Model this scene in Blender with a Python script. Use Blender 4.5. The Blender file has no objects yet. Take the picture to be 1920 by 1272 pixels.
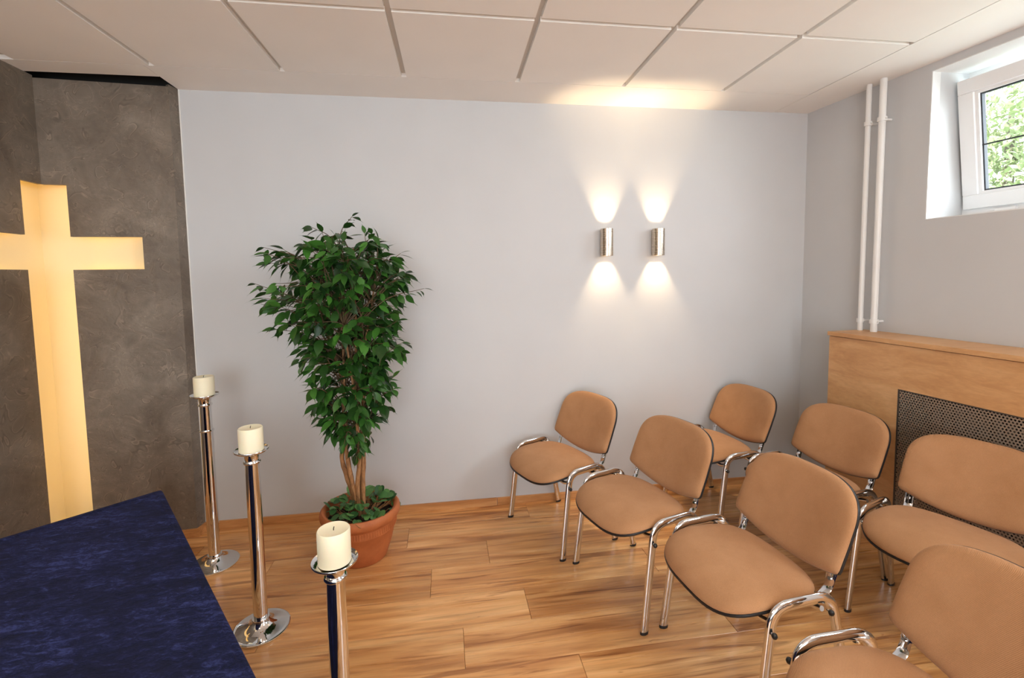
import bpy, bmesh, math, random
from mathutils import Vector, Matrix, Quaternion
R = math.radians
PI = math.pi
scene = bpy.context.scene
COL = scene.collection

# ------------------------------------------------------------------ camera
CAM = Vector((1.2722, -3.0013, 1.5260))
YAW, PITCH, ROLL, FPX = -0.1437, -0.0724, -0.0150, 876.15
fw = Vector((-math.sin(YAW) * math.cos(PITCH), math.cos(YAW) * math.cos(PITCH), math.sin(PITCH)))
rt0 = Vector((math.cos(YAW), math.sin(YAW), 0))
up0 = rt0.cross(fw)
rt = rt0 * math.cos(ROLL) + up0 * math.sin(ROLL)
up = up0 * math.cos(ROLL) - rt0 * math.sin(ROLL)
cd = bpy.data.cameras.new('camera')
cam = bpy.data.objects.new('camera', cd)
COL.objects.link(cam)
cam.matrix_world = Matrix(((rt.x, up.x, -fw.x, CAM.x), (rt.y, up.y, -fw.y, CAM.y), (rt.z, up.z, -fw.z, CAM.z), (0, 0, 0, 1)))
cd.sensor_width = 36
cd.lens = 36 * FPX / 1920
cd.shift_y = -56.5 / 1920
cd.clip_start = 0.02
scene.camera = cam

# ------------------------------------------------------------------ world, sun, large lights, exposure
w = bpy.data.worlds.new('sky')
scene.world = w
w.use_nodes = True
bg = w.node_tree.nodes['Background']
bg.inputs[0].default_value = (0.80, 0.90, 1.0, 1)
bg.inputs[1].default_value = 3.4
sd = bpy.data.lights.new('sun', 'SUN')
sd.energy = 11.0
sd.color = (1.0, 0.95, 0.86)
sd.angle = R(1)
sun = bpy.data.objects.new('sun', sd)
COL.objects.link(sun)
sun.rotation_euler = Vector((0.45, 0.55, -0.75)).to_track_quat('-Z', 'Y').to_euler()


def area(name, loc, direction, sx, sy, power, col):
    l = bpy.data.lights.new(name, 'AREA')
    l.shape = 'RECTANGLE'
    l.size, l.size_y, l.energy, l.color = sx, sy, power, col
    o = bpy.data.objects.new(name, l)
    COL.objects.link(o)
    o.location = loc
    o.rotation_euler = Vector(direction).to_track_quat('-Z', 'Z').to_euler()
    return o


# rear fill light added behind the camera; daylight at the two right-hand windows
area('rear_fill_light', (0.85, -5.85, 1.45), (-0.06, 1, 0.12), 2.9, 2.0, 74, (0.92, 0.965, 1.0))
area('daylight_side_window', (4.05, -3.55, 2.17), (-1, 0.05, -0.25), 1.0, 0.7, 52, (0.84, 0.93, 1.0))
area('daylight_view_window', (4.42, -1.45, 2.25), (-1, 0.0, -0.45), 1.1, 0.8, 38, (0.84, 0.93, 1.0))
scene.view_settings.view_transform = 'Standard'
scene.view_settings.look = 'None'
scene.view_settings.exposure = 0.0
scene.view_settings.gamma = 1.0
scene.view_settings.use_curve_mapping = False

H = 2.6134           # ceiling height
LX = -0.2036         # left end of the white wall


def rwx(y):          # room face of the right wall
    return 3.8038 - 0.0739 * y


# ------------------------------------------------------------------ materials
def new_mat(name):
    m = bpy.data.materials.new(name)
    m.use_nodes = True
    nt = m.node_tree
    return m, nt, nt.nodes['Principled BSDF']


def srgb(r, g, b):
    f = lambda c: (c / 255 / 12.92) if c / 255 <= 0.04045 else ((c / 255 + 0.055) / 1.055) ** 2.4
    return (f(r), f(g), f(b), 1)


def N(nt, t, **kw):
    n = nt.nodes.new(t)
    for k, v in kw.items():
        if k.startswith('i_'):
            key = k[2:]
            n.inputs[int(key) if key.isdigit() else key.replace('_', ' ')].default_value = v
        else:
            setattr(n, k, v)
    return n


def ramp(nt, fac, stops):
    r = nt.nodes.new('ShaderNodeValToRGB')
    el = r.color_ramp.elements
    while len(el) > 1:
        el.remove(el[-1])
    el[0].position, el[0].color = stops[0]
    for p, c in stops[1:]:
        e = el.new(p)
        e.color = c
    nt.links.new(fac, r.inputs[0])
    return r.outputs[0]


def bump(nt, bsdf, height, strength=0.2, dist=0.01):
    b = N(nt, 'ShaderNodeBump')
    b.inputs['Strength'].default_value = strength
    b.inputs['Distance'].default_value = dist
    nt.links.new(height, b.inputs['Height'])
    nt.links.new(b.outputs[0], bsdf.inputs['Normal'])


def coords(nt, scale=(1, 1, 1), kind='Object', rnd=False):
    tc = N(nt, 'ShaderNodeTexCoord')
    out = tc.outputs[kind]
    if rnd:
        oi = N(nt, 'ShaderNodeObjectInfo')
        mu = N(nt, 'ShaderNodeVectorMath', operation='MULTIPLY')
        cx = N(nt, 'ShaderNodeCombineXYZ')
        for i, k in enumerate((37.0, 91.0, 53.0)):
            m = N(nt, 'ShaderNodeMath', operation='MULTIPLY')
            m.inputs[1].default_value = k
            nt.links.new(oi.outputs['Random'], m.inputs[0])
            nt.links.new(m.outputs[0], cx.inputs[i])
        ad = N(nt, 'ShaderNodeVectorMath', operation='ADD')
        nt.links.new(out, ad.inputs[0])
        nt.links.new(cx.outputs[0], ad.inputs[1])
        out = ad.outputs[0]
    mp = N(nt, 'ShaderNodeMapping')
    mp.inputs['Scale'].default_value = scale
    nt.links.new(out, mp.inputs[0])
    return mp.outputs[0]


def noise(nt, vec, scale, detail=4, rough=0.5, dist=0.0):
    n = N(nt, 'ShaderNodeTexNoise')
    n.inputs['Scale'].default_value = scale
    n.inputs['Detail'].default_value = detail
    n.inputs['Roughness'].default_value = rough
    n.inputs['Distortion'].default_value = dist
    nt.links.new(vec, n.inputs['Vector'])
    return n.outputs['Fac']


def mix(nt, fac, a, b, mode='MIX'):
    m = N(nt, 'ShaderNodeMix', data_type='RGBA', blend_type=mode)
    for sock, v in ((m.inputs[0], fac), (m.inputs[6], a), (m.inputs[7], b)):
        if hasattr(v, 'is_linked'):
            nt.links.new(v, sock)
        else:
            sock.default_value = v
    return m.outputs[2]


def plain(name, col, rough=0.5, metal=0.0, spec=0.5):
    m, nt, b = new_mat(name)
    b.inputs['Base Color'].default_value = col
    b.inputs['Roughness'].default_value = rough
    b.inputs['Metallic'].default_value = metal
    b.inputs['Specular IOR Level'].default_value = spec
    return m


def mat_white_paint(name, col, rough=0.75, bs=0.12):
    m, nt, b = new_mat(name)
    v = coords(nt)
    n1 = noise(nt, v, 260, 3, 0.6)
    n2 = noise(nt, v, 3.0, 3, 0.5)
    c = ramp(nt, n2, [(0.3, tuple(x * 0.97 for x in col[:3]) + (1,)), (0.7, col)])
    nt.links.new(c, b.inputs['Base Color'])
    b.inputs['Roughness'].default_value = rough
    bump(nt, b, n1, bs, 0.002)
    return m


def mat_plaster():
    m, nt, b = new_mat('grey_trowelled_plaster')
    v = coords(nt)
    a = noise(nt, v, 3.2, 5, 0.6, 0.8)
    # trowel marks: thin bright and dark ridges of a warped noise
    s1 = noise(nt, v, 7.5, 2, 0.5, 1.3)
    s2 = noise(nt, coords(nt, (1, 1, 1.8)), 15.0, 2, 0.5, 1.6)
    mk = noise(nt, v, 11.0, 2, 0.5, 0.4)
    f = noise(nt, v, 120, 3, 0.6)
    c = ramp(nt, a, [(0.30, srgb(102, 90, 78)), (0.52, srgb(121, 109, 96)), (0.72, srgb(142, 130, 116))])
    ridge = [(0.34, (0.88, 0.88, 0.88, 1)), (0.46, (1.0, 1.0, 1.0, 1)), (0.482, (1.42, 1.40, 1.38, 1)), (0.498, (0.68, 0.67, 0.66, 1)), (0.53, (1, 1, 1, 1)), (0.66, (0.86, 0.86, 0.86, 1))]
    mfac = ramp(nt, mk, [(0.46, (0.15, 0.15, 0.15, 1)), (0.58, (1, 1, 1, 1))])
    mfac2 = ramp(nt, mk, [(0.42, (0.8, 0.8, 0.8, 1)), (0.54, (0.05, 0.05, 0.05, 1))])
    c = mix(nt, mfac, c, mix(nt, 1.0, c, ramp(nt, s1, ridge), 'MULTIPLY'))
    c = mix(nt, mfac2, c, mix(nt, 1.0, c, ramp(nt, s2, ridge), 'MULTIPLY'))
    nt.links.new(c, b.inputs['Base Color'])
    b.inputs['Roughness'].default_value = 0.5
    ad = N(nt, 'ShaderNodeMath', operation='MULTIPLY_ADD')
    ad.inputs[1].default_value = 0.15
    nt.links.new(f, ad.inputs[0])
    nt.links.new(s1, ad.inputs[2])
    bump(nt, b, ad.outputs[0], 0.55, 0.010)
    return m


def mat_floor_wood():
    m, nt, b = new_mat('laminate_floor_board')
    # soft tone figure along X, narrow dark flame streaks, fine pores
    big = noise(nt, coords(nt, (0.9, 9.0, 1), rnd=True), 1.6, 3, 0.5, 0.6)
    st = noise(nt, coords(nt, (0.8, 22, 1), rnd=True), 1.4, 5, 0.6, 0.7)
    fine = noise(nt, coords(nt, (5, 190, 1), rnd=True), 1.6, 4, 0.6, 0.2)
    dk = noise(nt, coords(nt, (0.75, 13, 1), rnd=True), 1.9, 4, 0.55, 1.1)
    kn = noise(nt, coords(nt, (4.5, 22, 1), rnd=True), 2.2, 2, 0.5, 0.8)
    c = ramp(nt, big, [(0.28, srgb(172, 116, 68)), (0.42, srgb(206, 148, 92)), (0.56, srgb(224, 170, 112)), (0.72, srgb(240, 194, 138))])
    s = ramp(nt, st, [(0.32, (0.68, 0.61, 0.56, 1)), (0.43, (0.92, 0.90, 0.88, 1)), (0.50, (1.0, 0.99, 0.98, 1)), (0.62, (1.06, 1.06, 1.05, 1))])
    c = mix(nt, 0.9, c, s, 'MULTIPLY')
    d = ramp(nt, dk, [(0.57, (1, 1, 1, 1)), (0.61, (0.80, 0.72, 0.66, 1)), (0.66, (0.54, 0.43, 0.37, 1)), (0.8, (0.5, 0.39, 0.33, 1))])
    c = mix(nt, 0.9, c, d, 'MULTIPLY')
    kk = ramp(nt, kn, [(0.70, (1, 1, 1, 1)), (0.76, (0.74, 0.64, 0.56, 1)), (0.82, (0.46, 0.36, 0.30, 1))])
    c = mix(nt, 0.8, c, kk, 'MULTIPLY')
    f = ramp(nt, fine, [(0.3, (0.91, 0.89, 0.87, 1)), (0.6, (1.03, 1.03, 1.02, 1))])
    c = mix(nt, 0.95, c, f, 'MULTIPLY')
    oi = N(nt, 'ShaderNodeObjectInfo')
    t = ramp(nt, oi.outputs['Random'], [(0, (0.86, 0.83, 0.80, 1)), (0.5, (0.98, 0.97, 0.96, 1)), (1, (1.08, 1.08, 1.07, 1))])
    c = mix(nt, 1.0, c, t, 'MULTIPLY')
    nt.links.new(c, b.inputs['Base Color'])
    rr = ramp(nt, st, [(0.3, (0.34, 0.34, 0.34, 1)), (0.7, (0.25, 0.25, 0.25, 1))])
    nt.links.new(rr, b.inputs['Roughness'])
    bump(nt, b, fine, 0.05, 0.002)
    return m


def mat_wood(name, lo, mid, hi, axis=(1, 1, 1), rough=0.42):
    m, nt, b = new_mat(name)
    v = coords(nt, axis)
    n1 = noise(nt, v, 1.3, 5, 0.6, 0.8)
    n2 = noise(nt, v, 9.0, 4, 0.6, 0.3)
    c = ramp(nt, n1, [(0.3, lo), (0.5, mid), (0.72, hi)])
    f = ramp(nt, n2, [(0.3, (0.90, 0.88, 0.86, 1)), (0.65, (1.05, 1.05, 1.05, 1))])
    c = mix(nt, 0.7, c, f, 'MULTIPLY')
    nt.links.new(c, b.inputs['Base Color'])
    b.inputs['Roughness'].default_value = rough
    bump(nt, b, n2, 0.05, 0.002)
    return m


def mat_fabric():
    m, nt, b = new_mat('tan_woven_fabric')
    v = coords(nt)
    wv = N(nt, 'ShaderNodeTexWave', wave_type='BANDS', bands_direction='DIAGONAL')
    wv.inputs['Scale'].default_value = 170
    wv.inputs['Distortion'].default_value = 1.5
    wv.inputs['Detail'].default_value = 2
    nt.links.new(v, wv.inputs['Vector'])
    f = noise(nt, v, 420, 3, 0.7)
    bigv = noise(nt, v, 7, 4, 0.6)
    c = ramp(nt, bigv, [(0.3, srgb(174, 127, 88)), (0.7, srgb(188, 141, 102))])
    g = ramp(nt, f, [(0.3, (0.84, 0.82, 0.80, 1)), (0.7, (1.08, 1.08, 1.08, 1))])
    c = mix(nt, 0.8, c, g, 'MULTIPLY')
    nt.links.new(c, b.inputs['Base Color'])
    b.inputs['Roughness'].default_value = 0.9
    b.inputs['Specular IOR Level'].default_value = 0.15
    b.inputs['Sheen Weight'].default_value = 0.15
    b.inputs['Sheen Roughness'].default_value = 0.5
    b.inputs['Sheen Tint'].default_value = (1.0, 0.85, 0.7, 1)
    ad = N(nt, 'ShaderNodeMath', operation='ADD')
    nt.links.new(wv.outputs['Fac'], ad.inputs[0])
    nt.links.new(f, ad.inputs[1])
    bump(nt, b, ad.outputs[0], 0.25, 0.002)
    return m


def mat_velvet():
    m, nt, b = new_mat('dark_blue_crushed_velvet')
    mp = coords(nt, (1, 1, 1))
    rot = N(nt, 'ShaderNodeMapping')
    rot.inputs['Rotation'].default_value = (0, 0, R(-22))
    rot.inputs['Scale'].default_value = (1.0, 2.2, 1.0)
    nt.links.new(mp, rot.inputs[0])
    n0 = noise(nt, rot.outputs[0], 4.0, 4, 0.6, 0.3)
    n1 = noise(nt, rot.outputs[0], 26, 8, 0.80, 0.8)
    n2 = noise(nt, rot.outputs[0], 95, 4, 0.75, 0.8)
    ad = N(nt, 'ShaderNodeMath', operation='MULTIPLY_ADD')
    ad.inputs[1].default_value = 1.0
    nt.links.new(n1, ad.inputs[0])
    sc0 = N(nt, 'ShaderNodeMath', operation='MULTIPLY')
    sc0.inputs[1].default_value = 0.55
    nt.links.new(n0, sc0.inputs[0])
    nt.links.new(sc0.outputs[0], ad.inputs[2])
    ad2 = N(nt, 'ShaderNodeMath', operation='MULTIPLY_ADD')
    ad2.inputs[1].default_value = 0.40
    nt.links.new(n2, ad2.inputs[0])
    nt.links.new(ad.outputs[0], ad2.inputs[2])
    nm = N(nt, 'ShaderNodeMapRange')
    nm.inputs['From Min'].default_value = 0.78
    nm.inputs['From Max'].default_value = 1.17
    nt.links.new(ad2.outputs[0], nm.inputs['Value'])
    c = ramp(nt, nm.outputs['Result'], [(0.15, srgb(10, 12, 30)), (0.45, srgb(17, 21, 50)), (0.65, srgb(27, 33, 72)), (0.90, srgb(58, 66, 122))])  # pale streaks paint the sheen of the crushed nap into the colour
    nt.links.new(c, b.inputs['Base Color'])
    b.inputs['Roughness'].default_value = 0.75
    b.inputs['Specular IOR Level'].default_value = 0.12
    b.inputs['Sheen Weight'].default_value = 0.18
    b.inputs['Sheen Roughness'].default_value = 0.3
    b.inputs['Sheen Tint'].default_value = srgb(120, 132, 205)
    bump(nt, b, ad2.outputs[0], 0.9, 0.012)
    return m


def mat_grille():
    m, nt, b = new_mat('perforated_grey_metal')
    tc = N(nt, 'ShaderNodeTexCoord')
    sep = N(nt, 'ShaderNodeSeparateXYZ')
    nt.links.new(tc.outputs['Object'], sep.inputs[0])

    def math_(op, a, bb=None):
        n = N(nt, 'ShaderNodeMath', operation=op)
        for i, v in enumerate((a, bb)):
            if v is None:
                continue
            if hasattr(v, 'is_linked'):
                nt.links.new(v, n.inputs[i])
            else:
                n.inputs[i].default_value = v
        return n.outputs[0]
    px, pz = 0.0135, 0.0125
    u = math_('DIVIDE', sep.outputs['Y'], px)
    v = math_('DIVIDE', sep.outputs['Z'], pz)
    row = math_('FLOOR', v)
    par = math_('MULTIPLY', math_('MODULO', math_('ABSOLUTE', row), 2.0), 0.5)
    fu = math_('SUBTRACT', math_('FRACT', math_('ADD', u, par)), 0.5)
    fv = math_('SUBTRACT', math_('FRACT', v), 0.5)
    d = math_('ADD', math_('POWER', math_('ABSOLUTE', math_('MULTIPLY', fu, 1.0)), 2.0), math_('POWER', math_('ABSOLUTE', math_('MULTIPLY', fv, 0.95)), 2.0))
    hole = math_('LESS_THAN', d, 0.33 ** 2)
    b.inputs['Base Color'].default_value = srgb(160, 142, 124)
    b.inputs['Roughness'].default_value = 0.45
    b.inputs['Metallic'].default_value = 0.35
    inv = math_('SUBTRACT', 1.0, hole)
    nt.links.new(inv, b.inputs['Alpha'])
    return m


def mat_leaf(name, lo, hi, rough=0.38):
    m, nt, b = new_mat(name)
    oi = N(nt, 'ShaderNodeObjectInfo')
    geo = N(nt, 'ShaderNodeNewGeometry')
    ad = N(nt, 'ShaderNodeMath', operation='ADD')
    fr = N(nt, 'ShaderNodeMath', operation='FRACT')
    nt.links.new(oi.outputs['Random'], ad.inputs[0])
    nt.links.new(geo.outputs['Random Per Island'], ad.inputs[1])
    nt.links.new(ad.outputs[0], fr.inputs[0])
    c = ramp(nt, fr.outputs[0], [(0.0, lo), (0.7, tuple((a + bb) / 2 for a, bb in zip(lo, hi))), (1.0, hi)])
    nt.links.new(c, b.inputs['Base Color'])
    b.inputs['Roughness'].default_value = rough
    b.inputs['Specular IOR Level'].default_value = 0.4
    return m


def mat_emit(name, col, strength):
    m, nt, b = new_mat(name)
    b.inputs['Base Color'].default_value = col
    b.inputs['Emission Color'].default_value = col
    b.inputs['Emission Strength'].default_value = strength
    return m


def mat_glass():
    m, nt, b = new_mat('window_glass')
    out = nt.nodes['Material Output']
    tr = N(nt, 'ShaderNodeBsdfTransparent')
    gl = N(nt, 'ShaderNodeBsdfGlossy')
    gl.inputs['Roughness'].default_value = 0.0
    mx = N(nt, 'ShaderNodeMixShader')
    mx.inputs[0].default_value = 0.06
    nt.links.new(tr.outputs[0], mx.inputs[1])
    nt.links.new(gl.outputs[0], mx.inputs[2])
    nt.links.new(mx.outputs[0], out.inputs['Surface'])
    nt.nodes.remove(b)
    return m


def mat_terracotta():
    m, nt, b = new_mat('terracotta')
    v = coords(nt)
    n1 = noise(nt, v, 12, 5, 0.6)
    n2 = noise(nt, v, 150, 3, 0.6)
    c = ramp(nt, n1, [(0.3, srgb(176, 98, 54)), (0.7, srgb(200, 118, 68))])
    nt.links.new(c, b.inputs['Base Color'])
    b.inputs['Roughness'].default_value = 0.6
    bump(nt, b, n2, 0.08, 0.002)
    return m


def mat_bark():
    m, nt, b = new_mat('smooth_brown_bark')
    n1 = noise(nt, coords(nt, (14, 14, 4)), 5, 5, 0.6, 0.5)
    c = ramp(nt, n1, [(0.3, srgb(112, 74, 46)), (0.5, srgb(164, 118, 76)), (0.75, srgb(198, 152, 106))])
    nt.links.new(c, b.inputs['Base Color'])
    b.inputs['Roughness'].default_value = 0.6
    bump(nt, b, n1, 0.3, 0.004)
    return m


def mat_wax():
    m, nt, b = new_mat('ivory_candle_wax')
    b.inputs['Base Color'].default_value = srgb(243, 234, 205)
    b.inputs['Roughness'].default_value = 0.45
    b.inputs['Subsurface Weight'].default_value = 0.25
    b.inputs['Subsurface Radius'].default_value = (0.02, 0.014, 0.008)
    b.inputs['Subsurface Scale'].default_value = 0.5
    return m


def mat_brushed():
    m, nt, b = new_mat('brushed_nickel')
    b.inputs['Base Color'].default_value = srgb(205, 192, 176)
    b.inputs['Metallic'].default_value = 1.0
    n1 = noise(nt, coords(nt, (1, 1, 90)), 6, 3, 0.6)
    r = ramp(nt, n1, [(0.3, (0.20, 0.20, 0.20, 1)), (0.7, (0.30, 0.30, 0.30, 1))])
    nt.links.new(r, b.inputs['Roughness'])
    return m


M = dict(
    wall=mat_white_paint('white_wall_paint', (0.615, 0.618, 0.624, 1)),
    wallr=mat_white_paint('white_wall_paint_side', (0.615, 0.618, 0.624, 1)),
    reveal=mat_white_paint('white_window_reveal', (0.86, 0.86, 0.85, 1), 0.6, 0.05),
    ceil=mat_white_paint('white_ceiling_panel', (0.93, 0.895, 0.85, 1), 0.7, 0.05),
    slab=plain('ceiling_grid_metal', (0.68, 0.63, 0.57, 1), 0.6),
    dark=plain('slot_shade_black', (0.015, 0.014, 0.013, 1), 0.9),  # near-black, paints the shade inside the ceiling slot
    concrete=plain('rough_concrete', (0.35, 0.34, 0.33, 1), 0.9),
    plaster=mat_plaster(),
    floor=mat_floor_wood(),
    sub=plain('floor_underlay', (0.05, 0.03, 0.018, 1), 0.9),
    skirt=mat_wood('wood_skirting', srgb(168, 112, 64), srgb(204, 146, 90), srgb(224, 174, 118), (1.3, 16, 16)),
    cover=mat_wood('light_oak_veneer', srgb(198, 146, 96), srgb(211, 161, 110), srgb(222, 176, 126), (3, 0.7, 11)),
    fabric=mat_fabric(),
    black=plain('black_plastic', (0.012, 0.012, 0.013, 1), 0.42),
    chrome=plain('polished_chrome', (0.74, 0.75, 0.77, 1), 0.07, 1.0),
    silver=plain('polished_silver', (0.80, 0.81, 0.82, 1), 0.045, 1.0),
    brushed=mat_brushed(),
    velvet=mat_velvet(),
    grille=mat_grille(),
    leaf=mat_leaf('ficus_leaf', srgb(24, 52, 20), srgb(70, 124, 46), 0.36),
    ivy=mat_leaf('round_green_leaf', srgb(38, 82, 40), srgb(104, 152, 84), 0.5),
    outleaf=mat_leaf('garden_leaf', srgb(150, 166, 122), srgb(216, 224, 190), 0.6),
    bark=mat_bark(),
    terracotta=mat_terracotta(),
    soil=plain('dark_soil', (0.02, 0.014, 0.01, 1), 0.95),
    wax=mat_wax(),
    wick=plain('charred_wick', (0.02, 0.016, 0.014, 1), 0.9),
    pvc=plain('white_window_plastic', (0.88, 0.88, 0.88, 1), 0.35),
    pipe=plain('white_pipe_enamel', (0.86, 0.85, 0.83, 1), 0.3),
    gasket=plain('dark_gasket', (0.03, 0.035, 0.045, 1), 0.5),
    glass=mat_glass(),
    glow=mat_emit('warm_led', (1.0, 0.60, 0.18, 1), 12.5),
    cream=plain('cream_recess_paint', (0.93, 0.82, 0.55, 1), 0.8),
    lamp=mat_emit('halogen_lamp', (1.0, 0.72, 0.42, 1), 14),
    panel=mat_emit('fill_light_diffuser', (1.0, 0.885, 0.71, 1), 9.0),  # glow of the added ceiling fill lights
    grass=plain('garden_lawn', srgb(110, 140, 70), 0.9),
    caulk=plain('white_edge_bead', (0.82, 0.80, 0.77, 1), 0.5),
    tablewood=plain('table_wood', (0.25, 0.15, 0.08, 1), 0.5),
)


# ------------------------------------------------------------------ mesh helpers
def obj(name, bm, mat, parent=None, smooth=False, bevel=0, auto=None):
    me = bpy.data.meshes.new(name)
    if bevel:
        bmesh.ops.bevel(bm, geom=list(bm.edges), offset=bevel, segments=2, profile=0.7, affect='EDGES')
    bmesh.ops.recalc_face_normals(bm, faces=bm.faces)
    bm.to_mesh(me)
    bm.free()
    me.materials.append(M[mat] if isinstance(mat, str) else mat)
    if smooth:
        for p in me.polygons:
            p.use_smooth = True
        if auto:
            try:
                me.set_sharp_from_angle(angle=R(auto))
            except Exception:
                pass
    o = bpy.data.objects.new(name, me)
    COL.objects.link(o)
    o.parent = parent
    return o


def empty(name, loc=(0, 0, 0), rz=0):
    o = bpy.data.objects.new(name, None)
    o.empty_display_size = 0.05
    COL.objects.link(o)
    o.location = loc
    o.rotation_euler = (0, 0, rz)
    return o


def tag(o, label=None, cat=None, group=None, kind=None):
    for k, v in (('label', label), ('category', cat), ('group', group), ('kind', kind)):
        if v:
            o[k] = v
    return o


def struct(o):
    o['kind'] = 'structure'
    return o


def link(name, mesh, parent, mw=None):
    o = bpy.data.objects.new(name, mesh)
    COL.objects.link(o)
    o.parent = parent
    if mw is not None:
        o.matrix_local = mw
    return o


def box(bm, x0, x1, y0, y1, z0, z1, mtx=None):
    ps = [Vector((x, y, z)) for x in (x0, x1) for y in (y0, y1) for z in (z0, z1)]
    if mtx:
        ps = [mtx @ p for p in ps]
    v = [bm.verts.new(p) for p in ps]
    for f in ((0, 1, 3, 2), (4, 6, 7, 5), (0, 4, 5, 1), (2, 3, 7, 6), (0, 2, 6, 4), (1, 5, 7, 3)):
        bm.faces.new([v[i] for i in f])
    return bm


def B(*a, mtx=None):
    return box(bmesh.new(), *a, mtx=mtx)


def prism(poly, z0, z1, bm=None):
    bm = bm or bmesh.new()
    lo = [bm.verts.new((x, y, z0)) for x, y in poly]
    hi = [bm.verts.new((x, y, z1)) for x, y in poly]
    n = len(poly)
    bm.faces.new(lo[::-1])
    bm.faces.new(hi)
    for i in range(n):
        bm.faces.new((lo[i], lo[(i + 1) % n], hi[(i + 1) % n], hi[i]))
    return bm


def lathe(profile, n=32, bm=None, c=(0, 0), close=True):
    bm = bm or bmesh.new()
    rings = []
    for r, z in profile:
        if r < 1e-6:
            rings.append([bm.verts.new((c[0], c[1], z))])
        else:
            rings.append([bm.verts.new((c[0] + r * math.cos(2 * PI * i / n), c[1] + r * math.sin(2 * PI * i / n), z)) for i in range(n)])
    for a, b in zip(rings, rings[1:]):
        for i in range(n):
            j = (i + 1) % n
            if len(a) == 1 and len(b) == 1:
                continue
            if len(a) == 1:
                bm.faces.new((a[0], b[j], b[i]))
            elif len(b) == 1:
                bm.faces.new((a[i], a[j], b[0]))
            else:
                bm.faces.new((a[i], a[j], b[j], b[i]))
    return bm


def tube(pts, rad, n=8, bm=None, cap=True, ellipse=None, ref=Vector((1, 0, 0))):
    """sweep a circle (or an ellipse (a along ref, b across)) along pts; rad is a number or a list"""
    bm = bm or bmesh.new()
    pts = [Vector(p) for p in pts]
    rings = []
    for i, p in enumerate(pts):
        t = (pts[min(i + 1, len(pts) - 1)] - pts[max(i - 1, 0)]).normalized()
        s = ref - t * ref.dot(t)
        if s.length < 1e-4:
            s = Vector((0, 1, 0)) - t * t.y
        s.normalize()
        q = t.cross(s)
        r = rad[i] if isinstance(rad, (list, tuple)) else rad
        a, b = ellipse if ellipse else (r, r)
        rings.append([bm.verts.new(p + s * (a * math.cos(2 * PI * k / n)) + q * (b * math.sin(2 * PI * k / n))) for k in range(n)])
    for a, b in zip(rings, rings[1:]):
        for k in range(n):
            bm.faces.new((a[k], a[(k + 1) % n], b[(k + 1) % n], b[k]))
    if cap:
        bm.faces.new(rings[0][::-1])
        bm.faces.new(rings[-1])
    return bm


def spline(ctrl, n=6):
    """Catmull-Rom through control points"""
    P = [Vector(p) for p in ctrl]
    P = [P[0] * 2 - P[1]] + P + [P[-1] * 2 - P[-2]]
    out = []
    for i in range(1, len(P) - 2):
        for k in range(n):
            t = k / n
            a, b, c, d = P[i - 1:i + 3]
            out.append(0.5 * ((2 * b) + (c - a) * t + (2 * a - 5 * b + 4 * c - d) * t * t + (3 * b - a - 3 * c + d) * t ** 3))
    out.append(P[-2])
    return out


def rounded(ctrl, r, n=5):
    """polyline with filleted corners"""
    P = [Vector(p) for p in ctrl]
    out = [P[0]]
    for i in range(1, len(P) - 1):
        a, b, c = P[i - 1], P[i], P[i + 1]
        u, v = (a - b), (c - b)
        rr = min(r, u.length * 0.49, v.length * 0.49)
        s, e = b + u.normalized() * rr, b + v.normalized() * rr
        for k in range(n + 1):
            t = k / n
            out.append((1 - t) ** 2 * s + 2 * t * (1 - t) * b + t * t * e)
    out.append(P[-1])
    return out


# ------------------------------------------------------------------ the room shell
YR = -6.0            # rear wall
XL = -0.845          # left plaster wall
C0 = Vector((-0.845, -0.124))
E1 = Vector((-0.2176, -0.074))

# floor with single boards
fl = struct(obj('floor', B(-1.6, rwx(YR) + 0.4, YR - 0.2, 0.35, -0.12, -0.010), 'sub'))
BW, BL = 0.2165, 1.1522
gap = 0.0012
bmb = B(gap / 2, BL - gap / 2, gap / 2, BW - gap / 2, -0.010, 0)
bmesh.ops.bevel(bmb, geom=[e for e in bmb.edges if e.verts[0].co.z > -0.001 and e.verts[1].co.z > -0.001], offset=0.0012, segments=1, affect='EDGES')
first = obj('floor_board', bmb, 'floor', fl)
board_mesh = first.data
rng = random.Random(4)
joints = [1.773, 1.0275, 1.4765, 1.171, 1.62, 1.317, 1.772]
used = False


def clipped_board(x0, x1, y0, y1):
    b = B(x0 + gap / 2, x1 - gap / 2, y0 + gap / 2, y1 - gap / 2, -0.010, 0)
    return b


k = 0
while True:
    ytop = -0.195 + BW - BW * k
    ybot = ytop - BW
    if ybot < YR:
        break
    j = joints[k] if k < len(joints) else 1.0 + rng.random() * BL
    x = j - BL * math.ceil((j - XL) / BL)
    while x < rwx(ybot):
        x0, x1 = max(x, XL + 0.002), min(x + BL, rwx(ybot) - 0.002)
        y1 = min(ytop, -0.002)
        if x1 - x0 > 0.03:
            if x1 - x0 > BL - 0.001 and y1 == ytop:
                if not used:
                    o = first
                    used = True
                else:
                    o = link('floor_board', board_mesh, fl)
                o.location = (x0, ybot, 0)
            else:
                o = obj('floor_board', clipped_board(0, x1 - x0, 0, y1 - ybot), 'floor', fl)
                o.location = (x0, ybot, 0)
        x += BL
    k += 1

# back wall
wb = struct(obj('wall_back', B(LX, rwx(0) + 0.4, 0, 0.2, -0.12, H + 0.35), 'wall'))
# right wall with window openings (visible one, and one further back)
WIN = (-1.86, -0.79, 1.792, 2.572)
WIN2 = (-4.05, -3.05, 1.792, 2.572)
TH = 0.34


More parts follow.
